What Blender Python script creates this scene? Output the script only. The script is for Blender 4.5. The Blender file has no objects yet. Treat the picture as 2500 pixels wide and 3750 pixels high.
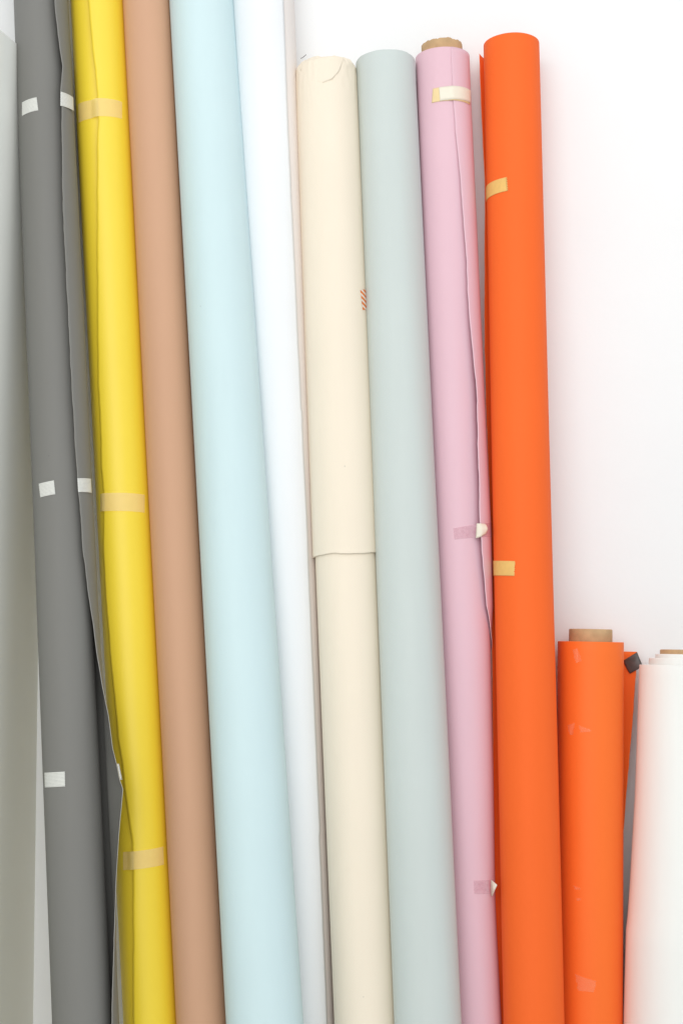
import bpy, math, random
from mathutils import Vector, Matrix, noise
random.seed(7)
SC = bpy.context.scene
COL = SC.collection

# ------------------------------------------------------------------ camera
F = 5400.0                       # focal length in photo pixels (frame 2500 x 3750)
PITCH = math.radians(3.76)
CAM = Vector((0.0, -2.45, 1.40))
FWD = Vector((0, math.cos(PITCH), math.sin(PITCH)))
UP = Vector((0, -math.sin(PITCH), math.cos(PITCH)))
RIGHT = Vector((1, 0, 0))
cd = bpy.data.cameras.new('camera')
cam = bpy.data.objects.new('camera', cd); COL.objects.link(cam)
cam.location = CAM; cam.rotation_euler = (math.pi/2 + PITCH, 0, 0)
cd.sensor_fit = 'VERTICAL'; cd.sensor_height = 36.0; cd.sensor_width = 24.0
cd.lens = F / 3750.0 * 36.0
cd.clip_start = 0.05; cd.clip_end = 100
SC.camera = cam

def ray(px, py):
    return (FWD + RIGHT*((px-1250)/F) + UP*((1875-py)/F)).normalized()

def lerp_table(tab, v):
    if v <= tab[0][0]: return tab[0][1:]
    for a, b in zip(tab, tab[1:]):
        if v <= b[0]:
            t = (v-a[0])/max(b[0]-a[0], 1e-9)
            return tuple(x+(y-x)*t for x, y in zip(a[1:], b[1:]))
    return tab[-1][1:]

def smooth(t):
    t = min(max(t, 0.0), 1.0)
    return t*t*(3-2*t)

# ------------------------------------------------------------------ materials
def srgb(r, g, b):
    def f(c):
        c /= 255.0
        return c/12.92 if c <= 0.04045 else ((c+0.055)/1.055)**2.4
    return (f(r), f(g), f(b), 1.0)

def new_mat(name):
    m = bpy.data.materials.new(name); m.use_nodes = True
    nt = m.node_tree
    return m, nt, nt.nodes['Principled BSDF']

def paper(name, rgb, rough=0.62, spec=0.25, mottle=0.035, fibre=0.05, streak=0.02):
    """matte seamless background paper: faint mottling, long faint streaks, fine fibre bump"""
    m, nt, p = new_mat(name)
    c = srgb(*rgb)
    tc = nt.nodes.new('ShaderNodeTexCoord')
    n1 = nt.nodes.new('ShaderNodeTexNoise'); n1.inputs['Scale'].default_value = 5.0; n1.inputs['Detail'].default_value = 5
    nt.links.new(tc.outputs['Object'], n1.inputs['Vector'])
    mp = nt.nodes.new('ShaderNodeMapping'); mp.inputs['Scale'].default_value = (55, 55, 1.3)
    nt.links.new(tc.outputs['Object'], mp.inputs['Vector'])
    n2 = nt.nodes.new('ShaderNodeTexNoise'); n2.inputs['Scale'].default_value = 1.0; n2.inputs['Detail'].default_value = 3
    nt.links.new(mp.outputs['Vector'], n2.inputs['Vector'])
    a = nt.nodes.new('ShaderNodeMath'); a.operation = 'MULTIPLY_ADD'
    a.inputs[1].default_value = mottle*2; a.inputs[2].default_value = 1.0-mottle
    nt.links.new(n1.outputs['Fac'], a.inputs[0])
    b = nt.nodes.new('ShaderNodeMath'); b.operation = 'MULTIPLY_ADD'
    b.inputs[1].default_value = streak*2; b.inputs[2].default_value = -streak
    nt.links.new(n2.outputs['Fac'], b.inputs[0])
    s = nt.nodes.new('ShaderNodeMath'); s.operation = 'ADD'
    nt.links.new(a.outputs[0], s.inputs[0]); nt.links.new(b.outputs[0], s.inputs[1])
    # a few tiny specks of dirt
    sp = nt.nodes.new('ShaderNodeTexVoronoi'); sp.inputs['Scale'].default_value = 9.0
    nt.links.new(tc.outputs['Object'], sp.inputs['Vector'])
    lt = nt.nodes.new('ShaderNodeMath'); lt.operation = 'LESS_THAN'; lt.inputs[1].default_value = 0.012
    nt.links.new(sp.outputs['Distance'], lt.inputs[0])
    sk = nt.nodes.new('ShaderNodeMath'); sk.operation = 'MULTIPLY_ADD'; sk.inputs[1].default_value = -0.16
    nt.links.new(lt.outputs[0], sk.inputs[0]); nt.links.new(s.outputs[0], sk.inputs[2])
    mul = nt.nodes.new('ShaderNodeVectorMath'); mul.operation = 'SCALE'
    mul.inputs[0].default_value = c[:3]
    nt.links.new(sk.outputs[0], mul.inputs['Scale'])
    nt.links.new(mul.outputs['Vector'], p.inputs['Base Color'])
    p.inputs['Roughness'].default_value = rough
    p.inputs['Specular IOR Level'].default_value = spec
    n3 = nt.nodes.new('ShaderNodeTexNoise'); n3.inputs['Scale'].default_value = 900; n3.inputs['Detail'].default_value = 3
    nt.links.new(tc.outputs['Object'], n3.inputs['Vector'])
    n4 = nt.nodes.new('ShaderNodeTexNoise'); n4.inputs['Scale'].default_value = 14; n4.inputs['Detail'].default_value = 3
    nt.links.new(tc.outputs['Object'], n4.inputs['Vector'])
    b1 = nt.nodes.new('ShaderNodeBump'); b1.inputs['Strength'].default_value = fibre; b1.inputs['Distance'].default_value = 0.001
    nt.links.new(n3.outputs['Fac'], b1.inputs['Height'])
    b2 = nt.nodes.new('ShaderNodeBump'); b2.inputs['Strength'].default_value = 0.10; b2.inputs['Distance'].default_value = 0.004
    nt.links.new(n4.outputs['Fac'], b2.inputs['Height']); nt.links.new(b1.outputs['Normal'], b2.inputs['Normal'])
    nt.links.new(b2.outputs['Normal'], p.inputs['Normal'])
    return m

def wall_mat(name='white_painted_plaster', lo=(0.865, 0.87, 0.87, 1), hi=(0.892, 0.897, 0.898, 1)):
    m, nt, p = new_mat(name)
    p.inputs['Base Color'].default_value = (0.86, 0.86, 0.855, 1)
    p.inputs['Roughness'].default_value = 0.7
    p.inputs['Specular IOR Level'].default_value = 0.2
    tc = nt.nodes.new('ShaderNodeTexCoord')
    n = nt.nodes.new('ShaderNodeTexNoise'); n.inputs['Scale'].default_value = 160; n.inputs['Detail'].default_value = 4
    nt.links.new(tc.outputs['Object'], n.inputs['Vector'])
    b = nt.nodes.new('ShaderNodeBump'); b.inputs['Strength'].default_value = 0.10; b.inputs['Distance'].default_value = 0.002
    nt.links.new(n.outputs['Fac'], b.inputs['Height'])
    nt.links.new(b.outputs['Normal'], p.inputs['Normal'])
    n2 = nt.nodes.new('ShaderNodeTexNoise'); n2.inputs['Scale'].default_value = 3; n2.inputs['Detail'].default_value = 5
    nt.links.new(tc.outputs['Object'], n2.inputs['Vector'])
    cr = nt.nodes.new('ShaderNodeValToRGB')
    cr.color_ramp.elements[0].position = 0.3; cr.color_ramp.elements[0].color = lo
    cr.color_ramp.elements[1].position = 0.7; cr.color_ramp.elements[1].color = hi
    nt.links.new(n2.outputs['Fac'], cr.inputs['Fac']); nt.links.new(cr.outputs['Color'], p.inputs['Base Color'])
    return m

def floor_mat():
    m, nt, p = new_mat('pale_grey_boards')
    tc = nt.nodes.new('ShaderNodeTexCoord')
    mp = nt.nodes.new('ShaderNodeMapping'); mp.inputs['Scale'].default_value = (1.5, 14, 1)
    nt.links.new(tc.outputs['Object'], mp.inputs['Vector'])
    n = nt.nodes.new('ShaderNodeTexNoise'); n.inputs['Scale'].default_value = 3; n.inputs['Detail'].default_value = 6
    nt.links.new(mp.outputs['Vector'], n.inputs['Vector'])
    cr = nt.nodes.new('ShaderNodeValToRGB')
    cr.color_ramp.elements[0].color = (0.50, 0.50, 0.49, 1); cr.color_ramp.elements[1].color = (0.66, 0.66, 0.65, 1)
    nt.links.new(n.outputs['Fac'], cr.inputs['Fac']); nt.links.new(cr.outputs['Color'], p.inputs['Base Color'])
    p.inputs['Roughness'].default_value = 0.5
    return m

def cardboard(name='brown_cardboard', rgb=(196, 162, 122)):
    m, nt, p = new_mat(name)
    tc = nt.nodes.new('ShaderNodeTexCoord')
    n = nt.nodes.new('ShaderNodeTexNoise'); n.inputs['Scale'].default_value = 70; n.inputs['Detail'].default_value = 6
    nt.links.new(tc.outputs['Object'], n.inputs['Vector'])
    cr = nt.nodes.new('ShaderNodeValToRGB')
    c = srgb(*rgb)
    cr.color_ramp.elements[0].position = 0.3; cr.color_ramp.elements[0].color = tuple(x*0.88 for x in c[:3])+(1,)
    cr.color_ramp.elements[1].position = 0.7; cr.color_ramp.elements[1].color = tuple(min(1, x*1.08) for x in c[:3])+(1,)
    nt.links.new(n.outputs['Fac'], cr.inputs['Fac']); nt.links.new(cr.outputs['Color'], p.inputs['Base Color'])
    p.inputs['Roughness'].default_value = 0.75; p.inputs['Specular IOR Level'].default_value = 0.2
    return m

def tape_mat(name, rgb, alpha=0.9, rough=0.45, ribs=0, rib_rgb=None, rib_w=0.4, blotch=0.06, blotch_scale=120):
    """adhesive tape: uv.y runs across its width, uv.x along it"""
    m, nt, p = new_mat(name)
    c = srgb(*rgb)
    uv = nt.nodes.new('ShaderNodeUVMap')
    tc = nt.nodes.new('ShaderNodeTexCoord')
    n = nt.nodes.new('ShaderNodeTexNoise'); n.inputs['Scale'].default_value = blotch_scale; n.inputs['Detail'].default_value = 4
    nt.links.new(tc.outputs['Object'], n.inputs['Vector'])
    a = nt.nodes.new('ShaderNodeMath'); a.operation = 'MULTIPLY_ADD'; a.inputs[1].default_value = blotch*2; a.inputs[2].default_value = 1-blotch
    nt.links.new(n.outputs['Fac'], a.inputs[0])
    mul = nt.nodes.new('ShaderNodeVectorMath'); mul.operation = 'SCALE'; mul.inputs[0].default_value = c[:3]
    nt.links.new(a.outputs[0], mul.inputs['Scale'])
    col = mul.outputs['Vector']
    al = None
    if ribs:
        sx = nt.nodes.new('ShaderNodeSeparateXYZ'); nt.links.new(uv.outputs['UV'], sx.inputs[0])
        k = nt.nodes.new('ShaderNodeMath'); k.operation = 'MULTIPLY'; k.inputs[1].default_value = ribs
        nt.links.new(sx.outputs['Y'], k.inputs[0])
        fr = nt.nodes.new('ShaderNodeMath'); fr.operation = 'FRACT'; nt.links.new(k.outputs[0], fr.inputs[0])
        n5 = nt.nodes.new('ShaderNodeTexNoise'); n5.inputs['Scale'].default_value = 220; n5.inputs['Detail'].default_value = 2
        nt.links.new(tc.outputs['Object'], n5.inputs['Vector'])
        ad = nt.nodes.new('ShaderNodeMath'); ad.operation = 'MULTIPLY_ADD'; ad.inputs[1].default_value = 0.5; ad.inputs[2].default_value = -0.25
        nt.links.new(n5.outputs['Fac'], ad.inputs[0])
        ad2 = nt.nodes.new('ShaderNodeMath'); ad2.operation = 'ADD'
        nt.links.new(fr.outputs[0], ad2.inputs[0]); nt.links.new(ad.outputs[0], ad2.inputs[1])
        gt = nt.nodes.new('ShaderNodeMath'); gt.operation = 'LESS_THAN'; gt.inputs[1].default_value = rib_w
        nt.links.new(ad2.outputs[0], gt.inputs[0])
        mx = nt.nodes.new('ShaderNodeMix'); mx.data_type = 'RGBA'
        nt.links.new(gt.outputs[0], mx.inputs['Factor'])
        nt.links.new(col, mx.inputs['A']); mx.inputs['B'].default_value = srgb(*rib_rgb)
        col = mx.outputs['Result']
        al = gt.outputs[0]
    nt.links.new(col, p.inputs['Base Color'])
    if isinstance(alpha, tuple):       # (between ribs, on ribs)
        mr = nt.nodes.new('ShaderNodeMapRange'); mr.inputs['To Min'].default_value = alpha[0]; mr.inputs['To Max'].default_value = alpha[1]
        nt.links.new(al, mr.inputs['Value']); nt.links.new(mr.outputs['Result'], p.inputs['Alpha'])
    else:
        p.inputs['Alpha'].default_value = alpha
    p.inputs['Roughness'].default_value = rough
    p.inputs['Specular IOR Level'].default_value = 0.4
    bp = nt.nodes.new('ShaderNodeBump'); bp.inputs['Strength'].default_value = 0.25; bp.inputs['Distance'].default_value = 0.0008
    nt.links.new(n.outputs['Fac'], bp.inputs['Height']); nt.links.new(bp.outputs['Normal'], p.inputs['Normal'])
    return m

def striped_mat():
    m, nt, p = new_mat('orange_white_striped_tape')
    uv = nt.nodes.new('ShaderNodeUVMap'); sx = nt.nodes.new('ShaderNodeSeparateXYZ'); nt.links.new(uv.outputs['UV'], sx.inputs[0])
    k = nt.nodes.new('ShaderNodeMath'); k.operation = 'MULTIPLY_ADD'; k.inputs[1].default_value = 3.6
    nt.links.new(sx.outputs['Y'], k.inputs[0])
    h = nt.nodes.new('ShaderNodeMath'); h.operation = 'MULTIPLY'; h.inputs[1].default_value = -2.3
    nt.links.new(sx.outputs['X'], h.inputs[0]); nt.links.new(h.outputs[0], k.inputs[2])
    fr = nt.nodes.new('ShaderNodeMath'); fr.operation = 'FRACT'; nt.links.new(k.outputs[0], fr.inputs[0])
    lt = nt.nodes.new('ShaderNodeMath'); lt.operation = 'LESS_THAN'; lt.inputs[1].default_value = 0.52
    nt.links.new(fr.outputs[0], lt.inputs[0])
    mx = nt.nodes.new('ShaderNodeMix'); mx.data_type = 'RGBA'; nt.links.new(lt.outputs[0], mx.inputs['Factor'])
    mx.inputs['A'].default_value = srgb(238, 226, 214); mx.inputs['B'].default_value = srgb(230, 125, 50)
    nt.links.new(mx.outputs['Result'], p.inputs['Base Color']); p.inputs['Roughness'].default_value = 0.5
    return m

# ------------------------------------------------------------------ objects
def tag(o, label=None, cat=None, group=None, kind=None):
    if label: o['label'] = label
    if cat: o['category'] = cat
    if group: o['group'] = group
    if kind: o['kind'] = kind
    return o

def mesh_obj(name, verts, faces, mats, parent=None, uvs=None, smooth_shade=True, mat_idx=None):
    me = bpy.data.meshes.new(name)
    base = parent.location if parent is not None else Vector((0, 0, 0))
    me.from_pydata([tuple(Vector(v)-base) for v in verts], [], faces)
    if not isinstance(mats, (list, tuple)): mats = [mats]
    for m in mats: me.materials.append(m)
    if smooth_shade: me.polygons.foreach_set('use_smooth', [True]*len(me.polygons))
    if mat_idx: me.polygons.foreach_set('material_index', mat_idx)
    if uvs:
        ul = me.uv_layers.new(name='UVMap')
        for lp in me.loops: ul.data[lp.index].uv = uvs[lp.vertex_index]
    me.update()
    o = bpy.data.objects.new(name, me); COL.objects.link(o)
    if parent is not None: o.parent = parent
    return o

def grid_faces(nu, nv, close_u=False):
    fs = []
    for j in range(nv-1):
        for i in range(nu if close_u else nu-1):
            a = j*nu+i; b = j*nu+(i+1) % nu
            fs.append((a, b, b+nu, a+nu))
    return fs

def solid(o, t, rim=True, offset=0.0):
    md = o.modifiers.new('thickness', 'SOLIDIFY'); md.thickness = t; md.offset = offset
    if rim and len(o.data.materials) > 1: md.material_offset_rim = 1
    return o

class Roll:
    """a paper roll: axis from base to top, radius varying along it, solved from its two outlines
    edges = [(row, left, right), ...]  first row = the rim (or a row above the frame)"""
    def __init__(self, edges, lean, gap=0.002, top_extra=0.0):
        v0, l0, r0 = edges[0]
        d = ray((l0+r0)/2, v0)
        # first guess of radius -> axis distance from the wall
        rad = 0.045
        for _ in range(6):
            y = -(rad+gap); t = (y-CAM.y)/d.y
            P = CAM + d*t
            ang = ray(l0, v0).angle(ray(r0, v0))/2
            rad = t*math.sin(ang)
        zt = P.z; yt = P.y; tl = math.tan(math.radians(lean))
        pts, rads = [], []
        for v, l, r in edges:
            dd = ray((l+r)/2, v)
            # y = yt - (zt - z) tl
            t = (yt - zt*tl + CAM.z*tl - CAM.y)/(dd.y - dd.z*tl)
            Q = CAM + dd*t
            pts.append(Q); rads.append(t*math.sin(ray(l, v).angle(ray(r, v))/2))
        self.lean = lean
        A, B = pts[-1], pts[0]                   # lowest visible row, top
        u = (B-A).normalized()
        base = A - u*(A.z-0.004)/u.z             # stands on the floor
        self.base = base; self.u = u
        tab = [((Q-base).dot(u), Q.x - (base+u*((Q-base).dot(u))).x, rr) for Q, rr in zip(pts, rads)]
        tab.sort()
        self.tab = tab
        self.len = tab[-1][0] + top_extra
        self.ef = Vector((0, -1, 0))
        mid = self.axis(tab[0][0]*0.5+tab[-1][0]*0.5)
        to = CAM-mid; self.ef = (to - u*to.dot(u)).normalized()     # front = the side turned to the viewer's stand
        self.ex = self.ef.cross(u).normalized()
        if self.ex.x < 0: self.ex = -self.ex
        self.ripple_seed = random.random()*100
    def rad(self, s): return lerp_table(self.tab, s)[1]
    def axis(self, s): return self.base + self.u*s + Vector((lerp_table(self.tab, s)[0], 0, 0))
    def ripple(self, phi, s):
        q = Vector((math.cos(phi)*1.6, math.sin(phi)*1.6, s*1.4 + self.ripple_seed))
        return noise.noise(q)*0.0007
    def P(self, phi, s, rad): return self.axis(s) + (self.ex*math.cos(phi) + self.ef*math.sin(phi))*rad
    def hit(self, px, py, extra=0.0, clampit=True):
        """(phi, s) where the sight line through a photo point meets the roll (or its outline)"""
        d = ray(px, py)
        s = 1.5
        for _ in range(8):
            A = self.axis(s); R = self.rad(s)+extra
            w = CAM - A
            # remove component along u
            dp = d - self.u*d.dot(self.u); wp = w - self.u*w.dot(self.u)
            a = dp.dot(dp); b = 2*dp.dot(wp); c = wp.dot(wp)-R*R
            disc = b*b-4*a*c
            t = (-b - math.sqrt(max(disc, 0)))/(2*a)
            X = CAM + d*t
            s = (X-self.base).dot(self.u)
        A = self.axis(s); w = X-A
        ph = math.atan2(w.dot(self.ef), w.dot(self.ex))
        if ph < -math.pi/2: ph += 2*math.pi
        return ph, s
    def s_row(self, row):
        """length along the axis of the axis point seen on a photo row"""
        lo, hi = -0.5, 4.0
        for _ in range(50):
            m = (lo+hi)/2
            q = self.axis(m)-CAM
            py = 1875 - F*q.dot(UP)/q.dot(FWD)
            if py > row: lo = m
            else: hi = m
        return lo
    def off(self, px, row):
        """metres from the axis to a photo column on a row (at the axis' depth)"""
        s = self.s_row(row); A = self.axis(s); d = ray(px, row)
        t = (A-CAM).dot(self.ef)/d.dot(self.ef)
        return (CAM+d*t-A).dot(self.ex), s

def make_root(name, label, roll, group='paper rolls leaning against the wall', cat='paper roll'):
    o = bpy.data.objects.new(name, None); COL.objects.link(o)
    o.location = roll.base; o.empty_display_size = 0.1
    return tag(o, label, cat, group)

def tube(roll, root, name, mat, s0=None, s1=None, extra=0.0, inner=0.03, hollow=0.12, nu=112, nv=70, top_wobble=0.0, round_top=0.0, cap=True, bottom_wobble=0.0, lip=0.0, crumple=0.0):
    """wound paper body: outer face, softly rounded rim, end face, hollow down the middle"""
    s0 = 0.0 if s0 is None else s0
    s1 = roll.len if s1 is None else s1
    V, U = [], []
    rows = []
    rt = max(round_top, 0.0012)
    for j in range(nv): rows.append((s0 + (s1-rt-s0)*j/(nv-1), 0.0, 1))
    if crumple: rows = rows[:-1] + [(rows[-2][0]+(rows[-1][0]-rows[-2][0])*k/6, 0.0, 1) for k in range(1, 7)]
    for k in range(1, 5):
        a = k/4*math.pi/2
        rows.append((s1-rt+rt*math.sin(a), -rt*(1-math.cos(a)), 1))
    if lip: rows = [(s0-0.0001, -lip, 1), (s0, -0.0001, 1), (s0+0.0004, 0, 1), (s0+0.0012, 0, 1)] + rows[1:]
    if cap:
        rows.append((s1, None, inner)); rows.append((s1-hollow, None, inner*0.98))
    for s, dr, flag in rows:
        R = roll.rad(s)+extra
        for i in range(nu):
            ph = 2*math.pi*i/nu
            ss = s
            if dr is None: rr = flag
            else: rr = R + dr + roll.ripple(ph, s)
            if crumple and dr is not None and s > s1-0.10:
                q_ = Vector((math.cos(ph)*3.5, math.sin(ph)*3.5, s*38))
                rr -= crumple*abs(noise.noise(q_)+0.5*noise.noise(q_*2.3))*smooth((s-(s1-0.10))/0.08)
            if top_wobble and s > s1-0.03 and flag == 1:
                ss = s + top_wobble*(noise.noise(Vector((math.cos(ph)*2.2, math.sin(ph)*2.2, roll.ripple_seed)))+0.5*noise.noise(Vector((math.cos(ph)*9, math.sin(ph)*9, 3))))*smooth((s-(s1-0.03))/0.03)
            if bottom_wobble and s < s0+0.02:
                ss = s + bottom_wobble*(noise.noise(Vector((math.cos(ph)*2.5, math.sin(ph)*2.5, roll.ripple_seed)))+0.35*noise.noise(Vector((math.cos(ph)*30, math.sin(ph)*30, 9))))*smooth(1-(s-s0)/0.02)
            V.append(roll.P(ph, ss, rr))
    fs = grid_faces(nu, len(rows), True)
    o = mesh_obj(name, V, fs, mat, root)
    return o

def patch(roll, root, name, mat, quad, extra, nu=22, nv=6, zig=(0, 0), thick=0.0, extra_fn=None, lift=None, jit=0.0):
    """tape stuck round the roll. quad = photo points TL, TR, BR, BL; zig = (left, right) saw-tooth depth in metres"""
    ps = [roll.hit(x, y, extra) for x, y in quad]
    (a, sa), (b, sb), (c, sc_), (d, sd) = ps
    V, UV = [], []
    R0 = roll.rad((sa+sc_)/2)
    nvv = nv
    if zig[0] or zig[1]: nvv = 17
    for j in range(nvv):
        v = j/(nvv-1)
        for i in range(nu):
            u = i/(nu-1)
            pl = a+(d-a)*v; pr = b+(c-b)*v
            sl = sa+(sd-sa)*v; sr = sb+(sc_-sb)*v
            ph = pl+(pr-pl)*u; s = sl+(sr-sl)*u
            z = (j % 2)
            if i == 0: ph += (zig[0]*z + random.uniform(-jit, jit))/R0*-1
            if i == nu-1: ph += (zig[1]*z + random.uniform(-jit, jit))/R0
            ex = extra if extra_fn is None else extra_fn(ph, s)
            if lift: ex += lift(u, v)
            V.append(roll.P(ph, s, roll.rad(s)+ex + roll.ripple(ph, s)))
            UV.append((u, v))
    o = mesh_obj(name, V, grid_faces(nu, nvv), mat, root, uvs=UV)
    if thick: solid(o, thick, rim=False, offset=1.0)
    return o

def flap(roll, root, name, mat, rim_mat, rows, side, back_deg=-75, phimin=35, cap=0.012, top=None, jitter=0.0006, lift0=0.0008, n=260, thick=0.0006, bottom=None, tilt=0.0):
    """loose outer sheet: leaves the wound body at the back, comes round one side and ends in a torn free edge.
    rows = [(photo row, outline column, edge column)]; side +1 right, -1 left"""
    tab = []
    for y, xo, xe, *ov in rows:
        o_out, s = roll.off(xo, y); o_e, _ = roll.off(xe, y)
        o_out *= side; o_e *= side
        r = roll.rad(s)
        rout = max(o_out, r+lift0)
        q = roll.axis(s)-CAM
        if not ov and o_e < rout*math.cos(math.radians(max(phimin, 13))):
            ph = math.acos(max(-1, min(1, o_e/rout))); rE = rout
            # see the edge from below / above: redo along the axis with the sight line
            px = xe
            if True:
                hp, hs = roll.hit(xe, y, rout-r)
                s = hs
                ph = hp if side > 0 else math.pi-hp
        else:
            ph = math.radians(ov[0] if ov else phimin); rE = max(o_e, r*0.85)/math.cos(ph)
            s = s + (rE*math.sin(ph))*0  # edge lies near the outline
            hdir = rE*math.sin(ph)
            # the edge stands nearer / farther than the axis: slide along the axis so it stays on its row
            el = (ray(xe, y).dot(roll.u))
            s = s + hdir*(-el)
        r0 = min(rout, r+cap)
        tab.append((s, ph, rE, max(r0, r+lift0)))
    tab.sort()
    smin = 0.0 if bottom is None else bottom
    smax = roll.len if top is None else top
    V, UV = [], []
    m = 40
    pb = math.radians(back_deg)
    # fine rows
    for k in range(n):
        s = smin+(smax-smin)*k/(n-1)
        ph_e, rE, r0 = lerp_table(tab, s)
        rb = roll.rad(s)
        jj = (noise.noise(Vector((s*60, 1.3, roll.ripple_seed)))*1.2 + noise.noise(Vector((s*210, 7.3, roll.ripple_seed)))*0.7 + noise.noise(Vector((s*14, 2.3, roll.ripple_seed)))*1.4)*jitter/rb
        for i in range(m):
            t = i/(m-1)
            phi = pb + (ph_e+jj-pb)*t
            if phi < 0 and pb < 0:
                w = smooth(1-phi/pb) if ph_e > 0 else 0
                rr = rb+lift0 + (r0-rb-lift0)*w
                if ph_e <= 0:
                    w = (phi-pb)/(ph_e-pb); rr = rb+lift0+(rE-rb-lift0)*w*w
            else:
                w = (phi/ph_e) if ph_e > 1e-6 else 1
                rr = r0+(rE-r0)*(w**1.5)
            an = phi if side > 0 else math.pi-phi
            V.append(roll.P(an, s + tilt*(t**6)*smooth((s-smax+0.2)/0.2), rr + roll.ripple(an, s)*0.6))
            UV.append((t, s))
    o = mesh_obj(name, V, grid_faces(m, n), [mat, rim_mat], root, uvs=UV)
    solid(o, thick)
    o['_'] = 0; del o['_']
    def outer(phi, s):
        ph_e, rE, r0 = lerp_table(tab, s)
        p = phi if side > 0 else math.pi-phi
        rb = roll.rad(s)
        if p > ph_e: return 0.0006
        if p < 0: return r0-rb+0.0008
        return r0+(rE-r0)*((p/max(ph_e, 1e-6))**1.5)-rb+0.0008
    return o, outer, tab

# ------------------------------------------------------------------ setting
wm = wall_mat()
def box(x0, x1, y0, y1, z0, z1):
    v = [(x, y, z) for z in (z0, z1) for y in (y0, y1) for x in (x0, x1)]
    f = [(0, 2, 3, 1), (4, 5, 7, 6), (0, 1, 5, 4), (2, 6, 7, 3), (0, 4, 6, 2), (1, 3, 7, 5)]
    return v, f
v, f = box(-4, 4, 0, 0.12, 0, 3.6)
wall = mesh_obj('wall', v, f, wm, smooth_shade=False)
tag(wall, 'plain white plastered wall behind all the paper rolls', 'wall', kind='structure')
v, f = box(-4, 4, -5, -0.0, -0.08, 0.0)
floor = mesh_obj('floor', v, f, floor_mat(), smooth_shade=False)
tag(floor, 'pale grey floor boards under the standing paper rolls', 'floor', kind='structure')

# splayed lower side wall that meets the back wall in a vertical corner at the left
def on_plane_y(px, py, y): 
    d = ray(px, py); return CAM + d*((y-CAM.y)/d.y)
def on_plane_z(px, py, z):
    d = ray(px, py); return CAM + d*((z-CAM.z)/d.z)
C0 = on_plane_y(139, 2500, 0.0)                       # corner line (vertical)
ztop = on_plane_y(177, 247, 0.0).z
B0 = on_plane_z(0, 102, ztop)
dv = Vector((B0.x-C0.x, B0.y, 0)).normalized()
SIDE_DIR = dv; SIDE_N = Vector((-dv.y, dv.x, 0)); 
if SIDE_N.dot(CAM-C0) < 0: SIDE_N = -SIDE_N
print('side wall angle', math.degrees(math.atan2(-dv.y, -dv.x)), 'top', ztop)
a0 = Vector((C0.x, 0.0, 0)); a1 = a0 + dv*1.6
thk = 0.10
prof = [a0, a1, a1 - SIDE_N*thk, a0 - SIDE_N*thk]
V, Fc = [], []
levels = [(0.0, 0), (ztop-0.004, 0), (ztop-0.0012, 0.0012), (ztop, 0.004)]
for z, ins in levels:
    for k, p in enumerate(prof):
        q = p + (-SIDE_N*ins if k < 2 else SIDE_N*ins)
        V.append((q.x, min(q.y, 0.05), z))
for l in range(3):
    for k in range(4): Fc.append((l*4+k, l*4+(k+1) % 4, l*4+4+(k+1) % 4, l*4+4+k))
Fc.append((12, 13, 14, 15)); Fc.append((3, 2, 1, 0))
side = mesh_obj('wall', V, Fc, wall_mat('sage_white_painted_plaster', (0.87, 0.88, 0.83, 1), (0.895, 0.905, 0.855, 1)), smooth_shade=False)
tag(side, 'lower white side wall at the left edge, meeting the back wall beside the grey roll', 'wall', kind='structure')

# ------------------------------------------------------------------ palettes
M = dict(
    sage=paper('sage_white_paper', (222, 224, 214)),
    grey=paper('grey_paper', (126, 125, 121), rough=0.6),
    greyback=paper('grey_paper_torn', (190, 187, 178)),
    yellow=paper('yellow_paper', (243, 214, 56), rough=0.42, spec=0.55),
    yellowrim=paper('yellow_paper_torn', (250, 232, 150)),
    brown=paper('tan_brown_paper', (206, 162, 132)),
    blue=paper('pale_blue_paper', (205, 226, 229)),
    white=paper('white_paper', (236, 238, 240)),
    shaded_white=paper('shaded_white_paper', (233, 226, 222)),  # white paper with the shade beside the cream roll put into its colour
    cream=paper('cream_paper', (238, 226, 207)),
    creamrim=paper('cream_paper_torn', (246, 238, 220)),
    green=paper('pale_grey_green_paper', (200, 208, 205)),
    pink=paper('pink_paper', (226, 188, 199)),
    pinkrim=paper('pink_paper_torn', (245, 222, 228)),
    orange=paper('orange_paper', (246, 107, 43), rough=0.65, spec=0.2),
    orangerim=paper('orange_paper_torn', (250, 170, 110)),
    orange2=paper('light_orange_paper', (250, 117, 45), rough=0.55, spec=0.28),
    offwhite=paper('off_white_paper', (240, 241, 237)),
    card=cardboard(),
    washi=tape_mat('white_ribbed_tape', (232, 232, 226), alpha=0.92, ribs=11, rib_rgb=(196, 197, 192), rib_w=0.32, blotch=0.08, blotch_scale=200),
    beige=tape_mat('beige_tape', (254, 232, 165), alpha=0.5, rough=0.4, blotch=0.03),
    crepe=tape_mat('tan_crepe_tape', (236, 190, 110), alpha=0.97, rough=0.55, blotch=0.09, blotch_scale=150),
    paletape=tape_mat('pale_cream_tape', (240, 232, 214), alpha=0.95, rough=0.55, blotch=0.05),
    straw=tape_mat('straw_tape', (240, 214, 160), alpha=0.95, rough=0.5, blotch=0.04),
    clear_rib=tape_mat('clear_ribbed_tape', (238, 214, 220), alpha=(0.15, 0.6), ribs=11, rib_rgb=(205, 135, 155), rib_w=0.3, rough=0.35),
    clear=tape_mat('clear_shiny_tape', (255, 190, 150), alpha=0.22, rough=0.12, blotch=0.05),
    black=tape_mat('black_gaffer_tape', (84, 80, 78), alpha=1.0, rough=0.32, blotch=0.3, blotch_scale=90),
    stripe=striped_mat(),
)

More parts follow.
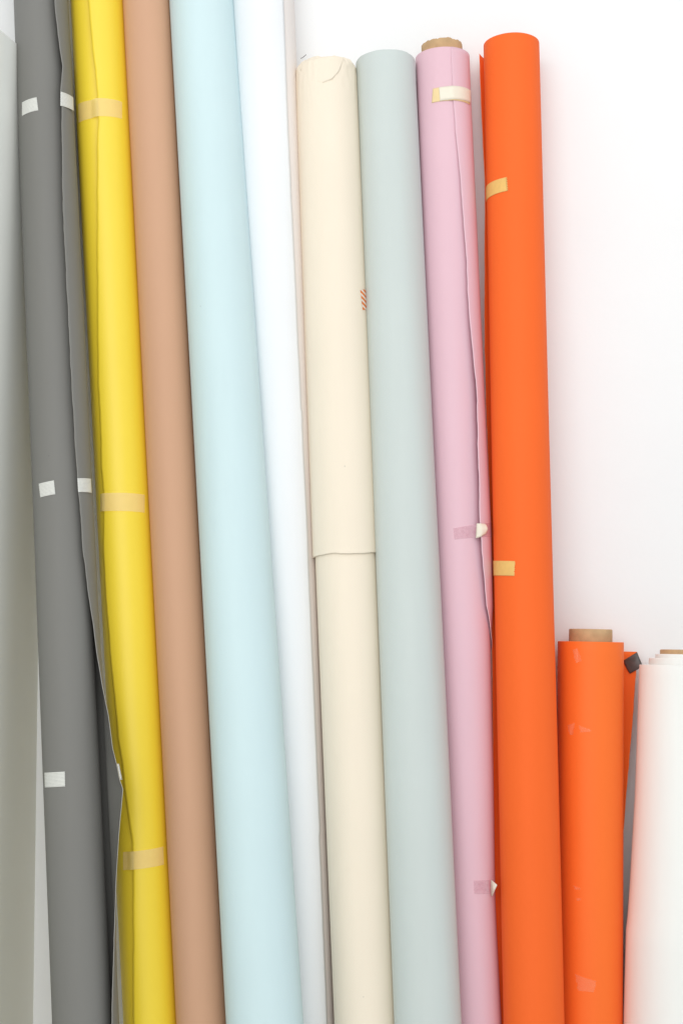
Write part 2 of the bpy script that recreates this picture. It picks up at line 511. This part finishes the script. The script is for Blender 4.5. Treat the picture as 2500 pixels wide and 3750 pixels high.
# ------------------------------------------------------------------ the rolls
# 1  grey roll with torn loose sheet
r = Roll([(0, 51, 228), (3750, 193, 412)], lean=4.6, gap=0.045, top_extra=0.3)
root = make_root('paper_roll', 'mid grey paper roll with white tape squares and a torn loose sheet', r)
tube(r, root, 'wound_paper', M['grey'])
rows = [(-400, 238, 182)]
edge = [(0,200),(54,206),(128,213),(198,223),(242,230),(306,225),(338,223),(389,228),(456,226),(497,227),(750,231),(900,238),(1043,245),(1175,253),(1313,258),(1457,266),(1589,273),(1732,282),(1801,288),(1847,294),(1879,296),(1982,302),(2080,313),(2183,324),(2298,341),(2395,353),(2522,373),(2636,396),(2751,410),(2814,425),(2868,435),(2905,447),(2977,441),(3068,433),(3218,424),(3401,418),(3631,413),(3746,411),(4300,400)]
outl = [(0,258),(750,296),(1450,330),(2150,358),(2240,359),(2326,375),(2481,398),(2650,406),(2751,413),(2814,427),(2868,437),(2905,448),(2977,447),(3300,447),(3746,452),(4300,462)]
for y, xe in edge: rows.append((y, lerp_table(outl, y)[0], xe))
fo, gfn, gt = flap(r, root, 'loose_sheet', M['grey'], M['greyback'], rows, +1, cap=0.010, n=420, phimin=40)
for q in ([(80,376),(135.5,355.5),(142,404),(80,426)], [(142,1772),(199,1759),(204,1810),(148,1822)], [(163,2829),(239,2825),(240,2880),(165,2884)]):
    patch(r, root, 'tape', M['washi'], q, 0.0007, zig=(0.0012, 0.0006), thick=0.0003)
def on_flap(roll, tab, root, name, mat, quad, side, nu=12, nv=9, zig=0.0):
    """tape on the loose sheet: match photo columns on the sheet's own radius"""
    sc0 = roll.s_row(sum(q[1] for q in quad)/4)
    ph_e, rE, r0 = lerp_table(tab, sc0)
    ex = rE-roll.rad(sc0)+0.0010
    return patch(roll, root, name, mat, quad, ex, nu=nu, nv=nv, zig=(zig, zig), thick=0.0003)
on_flap(r, gt, root, 'tape', M['washi'], [(221.6,335),(270.5,358),(271.7,407),(221,387)], 1, zig=0.0008)
on_flap(r, gt, root, 'tape', M['washi'], [(283.6,1751),(334.7,1753),(337.5,1805),(287,1802)], 1, zig=0.0006)
# folded tape on the edge of the sheet
def edge_strip(roll, tab, root, name, mat, y0, y1, w, side):
    V = []
    for k in range(8):
        s = roll.s_row(y0+(y1-y0)*k/7)
        ph_e, rE, r0 = lerp_table(tab, s)
        for d in (-w, w*0.03):
            an = ph_e+d/rE
            V.append(roll.P(an if side > 0 else math.pi-an, s, rE+0.0012))
    o = mesh_obj(name, V, grid_faces(2, 8), mat, root, uvs=[(i % 2, i/16) for i in range(16)])
    solid(o, 0.0003, rim=False); return o
edge_strip(r, gt, root, 'tape', M['washi'], 2808, 2866, 0.0045, 1)

# 2  yellow roll
r = Roll([(0, 258, 444), (3750, 452, 644)], lean=3.0, gap=0.006, top_extra=0.3)
root = make_root('paper_roll', 'bright yellow paper roll with a loose torn edge held by three beige tapes', r)
tube(r, root, 'wound_paper', M['yellow'])
ed = [(0,322),(26,325),(143,335),(255,348),(351,356),(446,360),(540,356),(900,356),(1244,357),(1417,360),(1560,367),(1704,370),(1807,379),(1879,379),(2022,377),(2183,386),(2309,396),(2424,405),(2539,417),(2665,428),(2722,433),(2791,445),(2873,453),(2971,468),(3091,485),(3172,487),(3746,487),(4300,489)]
rows = [(-400, 437, 292)] + [(y, 457+(657-457)*y/3750, xe) for y, xe in ed]
fo, yfn, yt = flap(r, root, 'loose_sheet', M['yellow'], M['yellowrim'], rows, +1, n=420, jitter=0.0005)
def bridge(fn, lo=0.0):
    return lambda ph, s: max(fn(ph, s), lo)+0.0005
def ybridge(ph, s):
    ph_e, rE, r0 = lerp_table(yt, s); rb = r.rad(s)
    h = rE-rb+0.0009
    w = smooth((ph-ph_e)/0.30)        # sinks on to the wound body left of the torn edge
    return h*(1-w)+0.0007*w if ph > ph_e else h
for q in ([(282,381),(442,376),(442,438),(284,450)], [(363,1809),(524,1813),(524,1879),(363,1874)], [(447,3121),(592.5,3100),(595,3166),(447,3187)]):
    patch(r, root, 'tape', M['beige'], q, 0.003, nu=48, extra_fn=ybridge)

# 3  tan brown roll
r = Roll([(0, 449, 627), (3750, 646, 838)], lean=3.6, gap=0.012, top_extra=0.3)
root = make_root('paper_roll', 'plain tan brown paper roll between the yellow and the pale blue ones', r)
tube(r, root, 'wound_paper', M['brown'])

# 4  pale blue roll
r = Roll([(0, 621, 856), (3750, 829, 1112)], lean=5.2, gap=0.012, top_extra=0.3)
root = make_root('paper_roll', 'thick pale blue paper roll reaching out of the top of the photo', r)
tube(r, root, 'wound_paper', M['blue'])

# 5  white roll behind it
r = Roll([(0, 852, 1078), (3750, 1006, 1228)], lean=1.6, gap=0.001, top_extra=0.3)
root = make_root('paper_roll', 'tall pure white paper roll with a loose edge beside the pale blue roll', r)
tube(r, root, 'wound_paper', M['shaded_white'])
ed = [(0,1038),(420,1054),(750,1069),(900,1077),(1200,1090),(1450,1102),(1505,1104),(1512,1107),(1545,1109),(1560,1108),(1750,1117),(1905,1125),(1925,1126),(2150,1134),(2850,1164),(3040,1173),(3046,1173.5),(3050,1170),(3070,1171),(3350,1183),(3700,1197),(4300,1222)]
rows = [(-400, 832, 1021)] + [(y, 848+153*y/3750, x) for y, x in ed]
flap(r, root, 'loose_sheet', M['white'], M['white'], rows, -1, n=420, jitter=0.0003)

# 6  cream roll: wound body below, wrapped and folded over at the top
r = Roll([(246, 1087, 1297), (2020, 1153, 1382), (3750, 1224, 1462)], lean=3.2, gap=0.012)
root = make_root('paper_roll', 'cream paper roll with a torn outer wrap folded over its top', r)
tube(r, root, 'wound_paper', M['cream'], s1=r.len-0.02)
sb = r.s_row(2036)
wrap = tube(r, root, 'outer_wrap', M['cream'], s0=sb, s1=r.len+0.002, extra=0.0038, crumple=0.0022, round_top=0.013, inner=0.004, hollow=0.002, top_wobble=0.004, bottom_wobble=0.0022, lip=0.0030, nu=220, nv=90)
# diagonal inner seam low on the wrap and folded paper at the top
def sheet_pts(roll, root, name, mat, outline_top, outline_bot, extra, nu=40, nv=14, crumple=0.0, rim=None, taper_top=False, sink=0.0):
    """sheet lying on the roll between two photo curves (lists of points, same direction)"""
    def along(c, t):
        L = [0]
        for a, b in zip(c, c[1:]): L.append(L[-1]+math.hypot(b[0]-a[0], b[1]-a[1]))
        x = t*L[-1]
        for k in range(len(c)-1):
            if x <= L[k+1]+1e-9:
                w = (x-L[k])/max(L[k+1]-L[k], 1e-9)
                return (c[k][0]+(c[k+1][0]-c[k][0])*w, c[k][1]+(c[k+1][1]-c[k][1])*w)
        return c[-1]
    V, UV = [], []
    for j in range(nv):
        v = j/(nv-1)
        for i in range(nu):
            u = i/(nu-1)
            a = along(outline_top, u); b = along(outline_bot, u)
            x = a[0]+(b[0]-a[0])*v; y = a[1]+(b[1]-a[1])*v
            ph, s = roll.hit(x, y, extra)
            e = extra + (crumple*noise.noise(Vector((x*0.02, y*0.02, 5))) if crumple else 0)
            if sink: e -= sink*(1-smooth((u-0.25)/0.35))
            if taper_top: e = extra*0.55 + (e-extra*0.55)*smooth(v*1.6)
            s = min(s, roll.len-0.001)
            V.append(roll.P(ph, s, roll.rad(s)+e+roll.ripple(ph, s))); UV.append((u, v))
    o = mesh_obj(name, V, grid_faces(nu, nv), [mat, rim or mat], root, uvs=UV)
    return solid(o, 0.0003)
sheet_pts(r, root, 'folded_end', M['cream'], [(1100,232),(1130,216),(1180,207),(1230,205),(1258,210)], [(1096,280),(1130,296),(1180,303),(1215,290),(1240,262),(1258,212)], 0.0042, crumple=0.0006, rim=M['creamrim'], sink=0.0016)
sheet_pts(r, root, 'loose_sheet', M['cream'], [(1150,1700),(1200,1700),(1260,1702),(1300,1710)], [(1155,2003),(1200,2001),(1280,1998),(1362,1960)], 0.0050, rim=M['creamrim'], taper_top=True) if False else None
patch(r, root, 'striped_tape', M['stripe'], [(1319,1061),(1345,1061),(1350,1135),(1328,1135)], 0.0044, nu=10)
# thin dark sliver painting the shadow line of a gap at the folded end
q0 = CAM + ray(1101, 214)*2.555; q1 = CAM + ray(1121, 201)*2.555
dirv = (q1-q0).normalized(); nrm = dirv.cross(FWD).normalized()*0.0005
V = []
for k in range(5):
    p = q0+(q1-q0)*k/4 + FWD*0.002*math.sin(k)
    for a in range(4): V.append(p + nrm*math.cos(a*math.pi/2) + FWD*0.0005*math.sin(a*math.pi/2))
m_gap, _, p_ = new_mat('gap_shadow_dark'); p_.inputs['Base Color'].default_value = (0.05, 0.05, 0.05, 1)
mesh_obj('gap_shadow', V, grid_faces(4, 5, True), m_gap, root)

# 7  pale grey-green roll
r = Roll([(229, 1302, 1519), (3750, 1442, 1690)], lean=4.8, gap=0.010)
root = make_root('paper_roll', 'pale grey-green paper roll standing between the cream and pink ones', r)
tube(r, root, 'wound_paper', M['green'], top_wobble=0.001)

# 8  pink roll with a cardboard core
r = Roll([(211, 1520, 1716), (1500, 1562, 1752), (2150, 1584, 1783), (2367, 1591, 1794.5), (2596, 1598, 1799.5), (2827, 1606, 1805), (3315, 1622, 1813), (3750, 1636, 1836)], lean=2.2, gap=0.004)
root = make_root('paper_roll', 'pink paper roll with a torn cardboard core showing at its top', r)
tube(r, root, 'wound_paper', M['pink'], inner=0.033)
core_r = (1689-1542)/2/F*2.5
class Const:
    def __init__(self, base_roll, rr): self.b = base_roll; self.r = rr
    def __getattr__(self, k): return getattr(self.b, k)
    def rad(self, s): return self.r
    def ripple(self, phi, s): return 0.0
    def P(self, phi, s, rad): return self.b.P(phi, s, rad)
def core(roll, root, rr, s0, s1, ragged=0.0, wall_t=0.005):
    nu = 96; V = []
    prof = [(s0, 0), (s1-0.001, 0), (s1, -0.001), (s1, -wall_t), (s0, -wall_t)]
    prof = [(s0, 0)] + [(s0+(s1-0.0012-s0)*k/12, 0) for k in range(1, 13)] + [(s1, -0.0012), (s1, -wall_t), (s0, -wall_t)]
    for s, dr in prof:
        for i in range(nu):
            ph = 2*math.pi*i/nu; ss = s
            if ragged and s > s1-0.012:
                bump = max(0, math.cos(ph-math.radians(225)))**2
                ss += ragged*(0.5*bump*(1+1.2*noise.noise(Vector((math.cos(ph)*4, math.sin(ph)*4, 2)))) + 0.35*noise.noise(Vector((math.cos(ph)*8, math.sin(ph)*8, 6))))*smooth((s-(s1-0.012))/0.012)
            V.append(roll.P(ph, ss, rr+dr))
    o = mesh_obj('cardboard_core', V, grid_faces(nu, len(prof), True), M['card'], root)
    return o
core(r, root, core_r, r.len-0.1, r.s_row(168), ragged=0.006)
edge = [(178,1650),(287,1655),(367,1659),(488,1668),(603,1680),(746,1691),(918,1705),(1061,1712),(1175,1720),(1313,1732),(1445,1746),(1531,1747),(1761,1753),(1896,1755),(2051,1766),(2223,1781),(2326,1795),(2367,1797),(2596,1801),(2711,1805),(2827,1806),(3057,1808),(3315,1814),(3516,1826),(3717,1835),(4300,1862)]
outl = [(178,1717),(250,1719),(750,1742),(1445,1773),(1896,1795),(2150,1802),(2326,1804),(2367,1804),(2596,1804),(2827,1807),(3057,1809),(3315,1815),(3516,1827),(3717,1836),(4300,1863)]
fo, pfn, pt = flap(r, root, 'loose_sheet', M['pink'], M['pinkrim'], [(y, lerp_table(outl, y)[0], xe) for y, xe in edge if y < 2300] + [(2326, 1797, 1795, 14), (2400, 1797, 1796, -18), (2596, 1801, 1799.5, -18), (2827, 1806.5, 1806, -18), (3315, 1814.5, 1814, -18), (3717, 1836, 1836, -18), (4300, 1863, 1862, -18)], +1, n=360, top=r.len-0.0005, cap=0.012, phimin=20)
def pbridge(ph, s):
    ph_e, rE, r0 = lerp_table(pt, s); rb = r.rad(s)
    h = rE-rb+0.0012
    w = smooth((ph-ph_e)/0.25)
    return h*(1-w)+0.0008*w if ph > ph_e else h
patch(r, root, 'tape', M['straw'], [(1582,324),(1721,337),(1718,384),(1578,376)], 0.002, nu=40, extra_fn=pbridge, zig=(0.0006, 0), thick=0.0002)
patch(r, root, 'tape', M['paletape'], [(1606,319),(1721,333),(1719,378),(1610,369)], 0.002, nu=40, extra_fn=lambda p, s: pbridge(p, s)+0.0008, thick=0.0003)
patch(r, root, 'tape', M['clear_rib'], [(1657,1936),(1798,1914),(1798,1968),(1661,1977)], 0.003, nu=40, extra_fn=pbridge, zig=(0.001, 0))
patch(r, root, 'tape', M['paletape'], [(1738,1918),(1761,1920),(1763,1957),(1739,1972)], 0.004, nu=10, nv=9, extra_fn=lambda p, s: pbridge(p, s)+0.001, lift=lambda u, v: 0.004*math.sin(math.pi*v)*u, thick=0.0003)
patch(r, root, 'tape', M['clear_rib'], [(1732,3226),(1797,3222),(1795,3274),(1734,3274)], 0.001, nu=24, extra_fn=lambda p, s: 0.0016, zig=(0.0008, 0))
# torn white tab of the lowest tape, curling off the sheet edge
s_t = r.s_row(3250); qd = (r.axis(s_t)-CAM).dot(FWD)-r.rad(s_t)*0.8
def at_depth(px, py, depth): 
    d = ray(px, py); return CAM + d*(depth/d.dot(FWD))
V = [at_depth(1797,3221,qd), at_depth(1819,3241,qd-0.012), at_depth(1811,3258,qd-0.010), at_depth(1802,3282,qd), at_depth(1795,3279,qd+0.002)]
o = mesh_obj('tape', V, [(0, 1, 2, 3, 4)], M['paletape'], root, uvs=[(0, 0)]*5); solid(o, 0.0004, rim=False)

# 9  tall orange roll
r = Roll([(163, 1769, 1974), (3750, 1841, 2065)], lean=3.2, gap=0.008)
root = make_root('paper_roll', 'tallest orange paper roll with two tan tape strips on its side', r)
tube(r, root, 'wound_paper', M['orange'])
ed = [(172,1752),(368,1759),(559,1768),(655,1773),(750,1773),(1015,1772),(1244,1772),(1474,1777),(1704,1787),(2022,1798),(2137,1799),(2367,1799),(2827,1803),(3315,1809),(3717,1820),(4300,1840)]
flap(r, root, 'loose_sheet', M['orange'], M['orangerim'], [(y, x, x) for y, x in ed], -1, n=300, phimin=-24, top=r.s_row(186), lift0=0.0006, jitter=0.0003, tilt=0.009)
patch(r, root, 'tape', M['crepe'], [(1773,691),(1857,648),(1861,698),(1775,741)], 0.0009, nu=26, zig=(0, 0.0034), thick=0.0003)
patch(r, root, 'tape', M['crepe'], [(1803,2054),(1886,2055),(1883,2109),(1803,2108)], 0.0009, nu=26, zig=(0, 0.0016), thick=0.0003, jit=0.0006)

# 10  short orange roll
r = Roll([(2350, 2040, 2282), (3750, 2032, 2278)], lean=1.2, gap=0.003)
root = make_root('paper_roll', 'short orange paper roll with a cardboard core and scraps of clear tape', r, group=None)
tube(r, root, 'wound_paper', M['orange2'], inner=0.036)
core(r, root, (2228-2072)/2/F*2.4, r.len-0.1, r.s_row(2304), wall_t=0.006)
# second layer end showing just inside the rim
rows = [(y, x, x, -30) for y, x in ((2386,2333),(2460,2331),(2583,2321),(2774,2306),(2900,2294),(3026,2284),(3060,2279),(3200,2262),(4300,2240))]
fo, ofn, ot = flap(r, root, 'loose_sheet', M['orange2'], M['orangerim'], rows, +1, n=240, phimin=-30, back_deg=-85, top=r.s_row(2384), lift0=0.0006, jitter=0.0003)
# black tape folded round the sheet's top corner
def flap_pt(roll, tab, px, py, dd):
    """point on the loose sheet near its edge: slide from the edge towards the body along the sight line"""
    s = roll.s_row(py)
    ph_e, rE, r0 = lerp_table(tab, s)
    E = roll.P(ph_e, s, rE); In = roll.P(ph_e-0.25, s, roll.rad(s)+0.0006+(rE-roll.rad(s)-0.0006)*((ph_e-0.25+math.radians(85))/(ph_e+math.radians(85)))**2)
    n = roll.u.cross(E-In).normalized()
    if n.dot(FWD) > 0: n = -n
    d = ray(px, py)
    t = (E-CAM).dot(n)/d.dot(n)
    return CAM + d*t + n*dd
poly = [(2284,2418),(2332,2388),(2341,2412),(2351,2435),(2336,2451),(2320,2459),(2306,2467),(2298,2455),(2285,2431)]
cx = sum(p[0] for p in poly)/len(poly); cy = sum(p[1] for p in poly)/len(poly)
V = [flap_pt(r, ot, cx, cy, 0.0035)]
for ring, k in ((0.5, 0.0030), (0.8, 0.0022), (1.0, 0.0016)):
    for i, (x, y) in enumerate(poly):
        V.append(flap_pt(r, ot, cx+(x-cx)*ring, cy+(y-cy)*ring, k+random.uniform(-0.0004, 0.0006)))
n = len(poly); fs = [(0, 1+i, 1+(i+1) % n) for i in range(n)]
for q in range(2):
    for i in range(n): fs.append((1+q*n+i, 1+(q+1)*n+i, 1+(q+1)*n+(i+1) % n, 1+q*n+(i+1) % n))
o = mesh_obj('tape', V, fs, M['black'], root, uvs=[(0, 0)]*len(V)); solid(o, 0.0008, rim=False)
tag(o, 'crinkled black tape')
for q in ([(2094,2382),(2113,2374),(2130,2420),(2108,2428)], [(2077,2656),(2104,2647),(2098,2692),(2086,2690)], [(2118,2656),(2160,2671),(2163,2679),(2126,2682)],
          [(2095,3241),(2124,3252),(2122,3259),(2106,3257)], [(2110,3288),(2126,3290),(2124,3298),(2112,3298)], [(2105,3566),(2181,3593),(2172,3633),(2116,3627)]):
    patch(r, root, 'clear_tape', M['clear'], q, 0.0008, nu=12, nv=10, jit=0.0010, lift=lambda u, v: 0.0012*abs(math.sin(3.1*u+1.7*v)))

# 11  short white roll at the right edge
r = Roll([(2437, 2338, 2656), (2900, 2322, 2672), (3053, 2313, 2681), (3244, 2302, 2692), (3388, 2292, 2702), (3403, 2288, 2706), (3474, 2286, 2708), (3742, 2279, 2715)], lean=2.0, gap=0.010)
root = make_root('paper_roll', 'short off-white paper roll cut off by the right edge of the photo', r, group=None)
tube(r, root, 'wound_paper', M['offwhite'], inner=0.066, hollow=0.3)
def layer(rpx, ytop, inner):
    rr = rpx/F*(r.axis(r.len)-CAM).dot(FWD)
    c = Const(r, rr)
    tube(c, root, 'inner_layer', M['offwhite'], s0=r.len-0.2, s1=r.s_row(ytop), inner=inner, hollow=0.15, nv=6)
layer(121, 2412, 0.050); layer(97, 2397, 0.041)
core(r, root, 80/F*2.38, r.len-0.2, r.s_row(2380), wall_t=0.006)

# ------------------------------------------------------------------ light
W = bpy.data.worlds.new('World'); SC.world = W; W.use_nodes = True
bg = W.node_tree.nodes['Background']; bg.inputs['Color'].default_value = (0.945, 0.98, 1.0, 1); bg.inputs['Strength'].default_value = 0.74
def area(name, loc, target, sx, sy, power, col=(1, 1, 1)):
    l = bpy.data.lights.new(name, 'AREA'); l.shape = 'RECTANGLE'; l.size = sx; l.size_y = sy; l.energy = power; l.color = col
    o = bpy.data.objects.new(name, l); COL.objects.link(o); o.location = loc
    o.rotation_euler = (Vector(target)-Vector(loc)).to_track_quat('-Z', 'Y').to_euler()
    return o
area('window_light', (-0.5, -3.4, 2.3), (0.1, 0.0, 1.5), 2.8, 2.4, 50, (1.0, 0.995, 0.985))
area('ceiling_bounce', (0.6, -2.2, 3.45), (0.1, 0.0, 1.7), 3.4, 2.0, 19, (1.0, 0.99, 0.98))

SC.view_settings.view_transform = 'Standard'; SC.view_settings.look = 'None'
SC.view_settings.exposure = -0.05; SC.view_settings.gamma = 1.0
SC.render.engine = 'CYCLES'
SC.cycles.max_bounces = 10; SC.cycles.diffuse_bounces = 6; SC.cycles.transparent_max_bounces = 12
SC.cycles.use_denoising = True
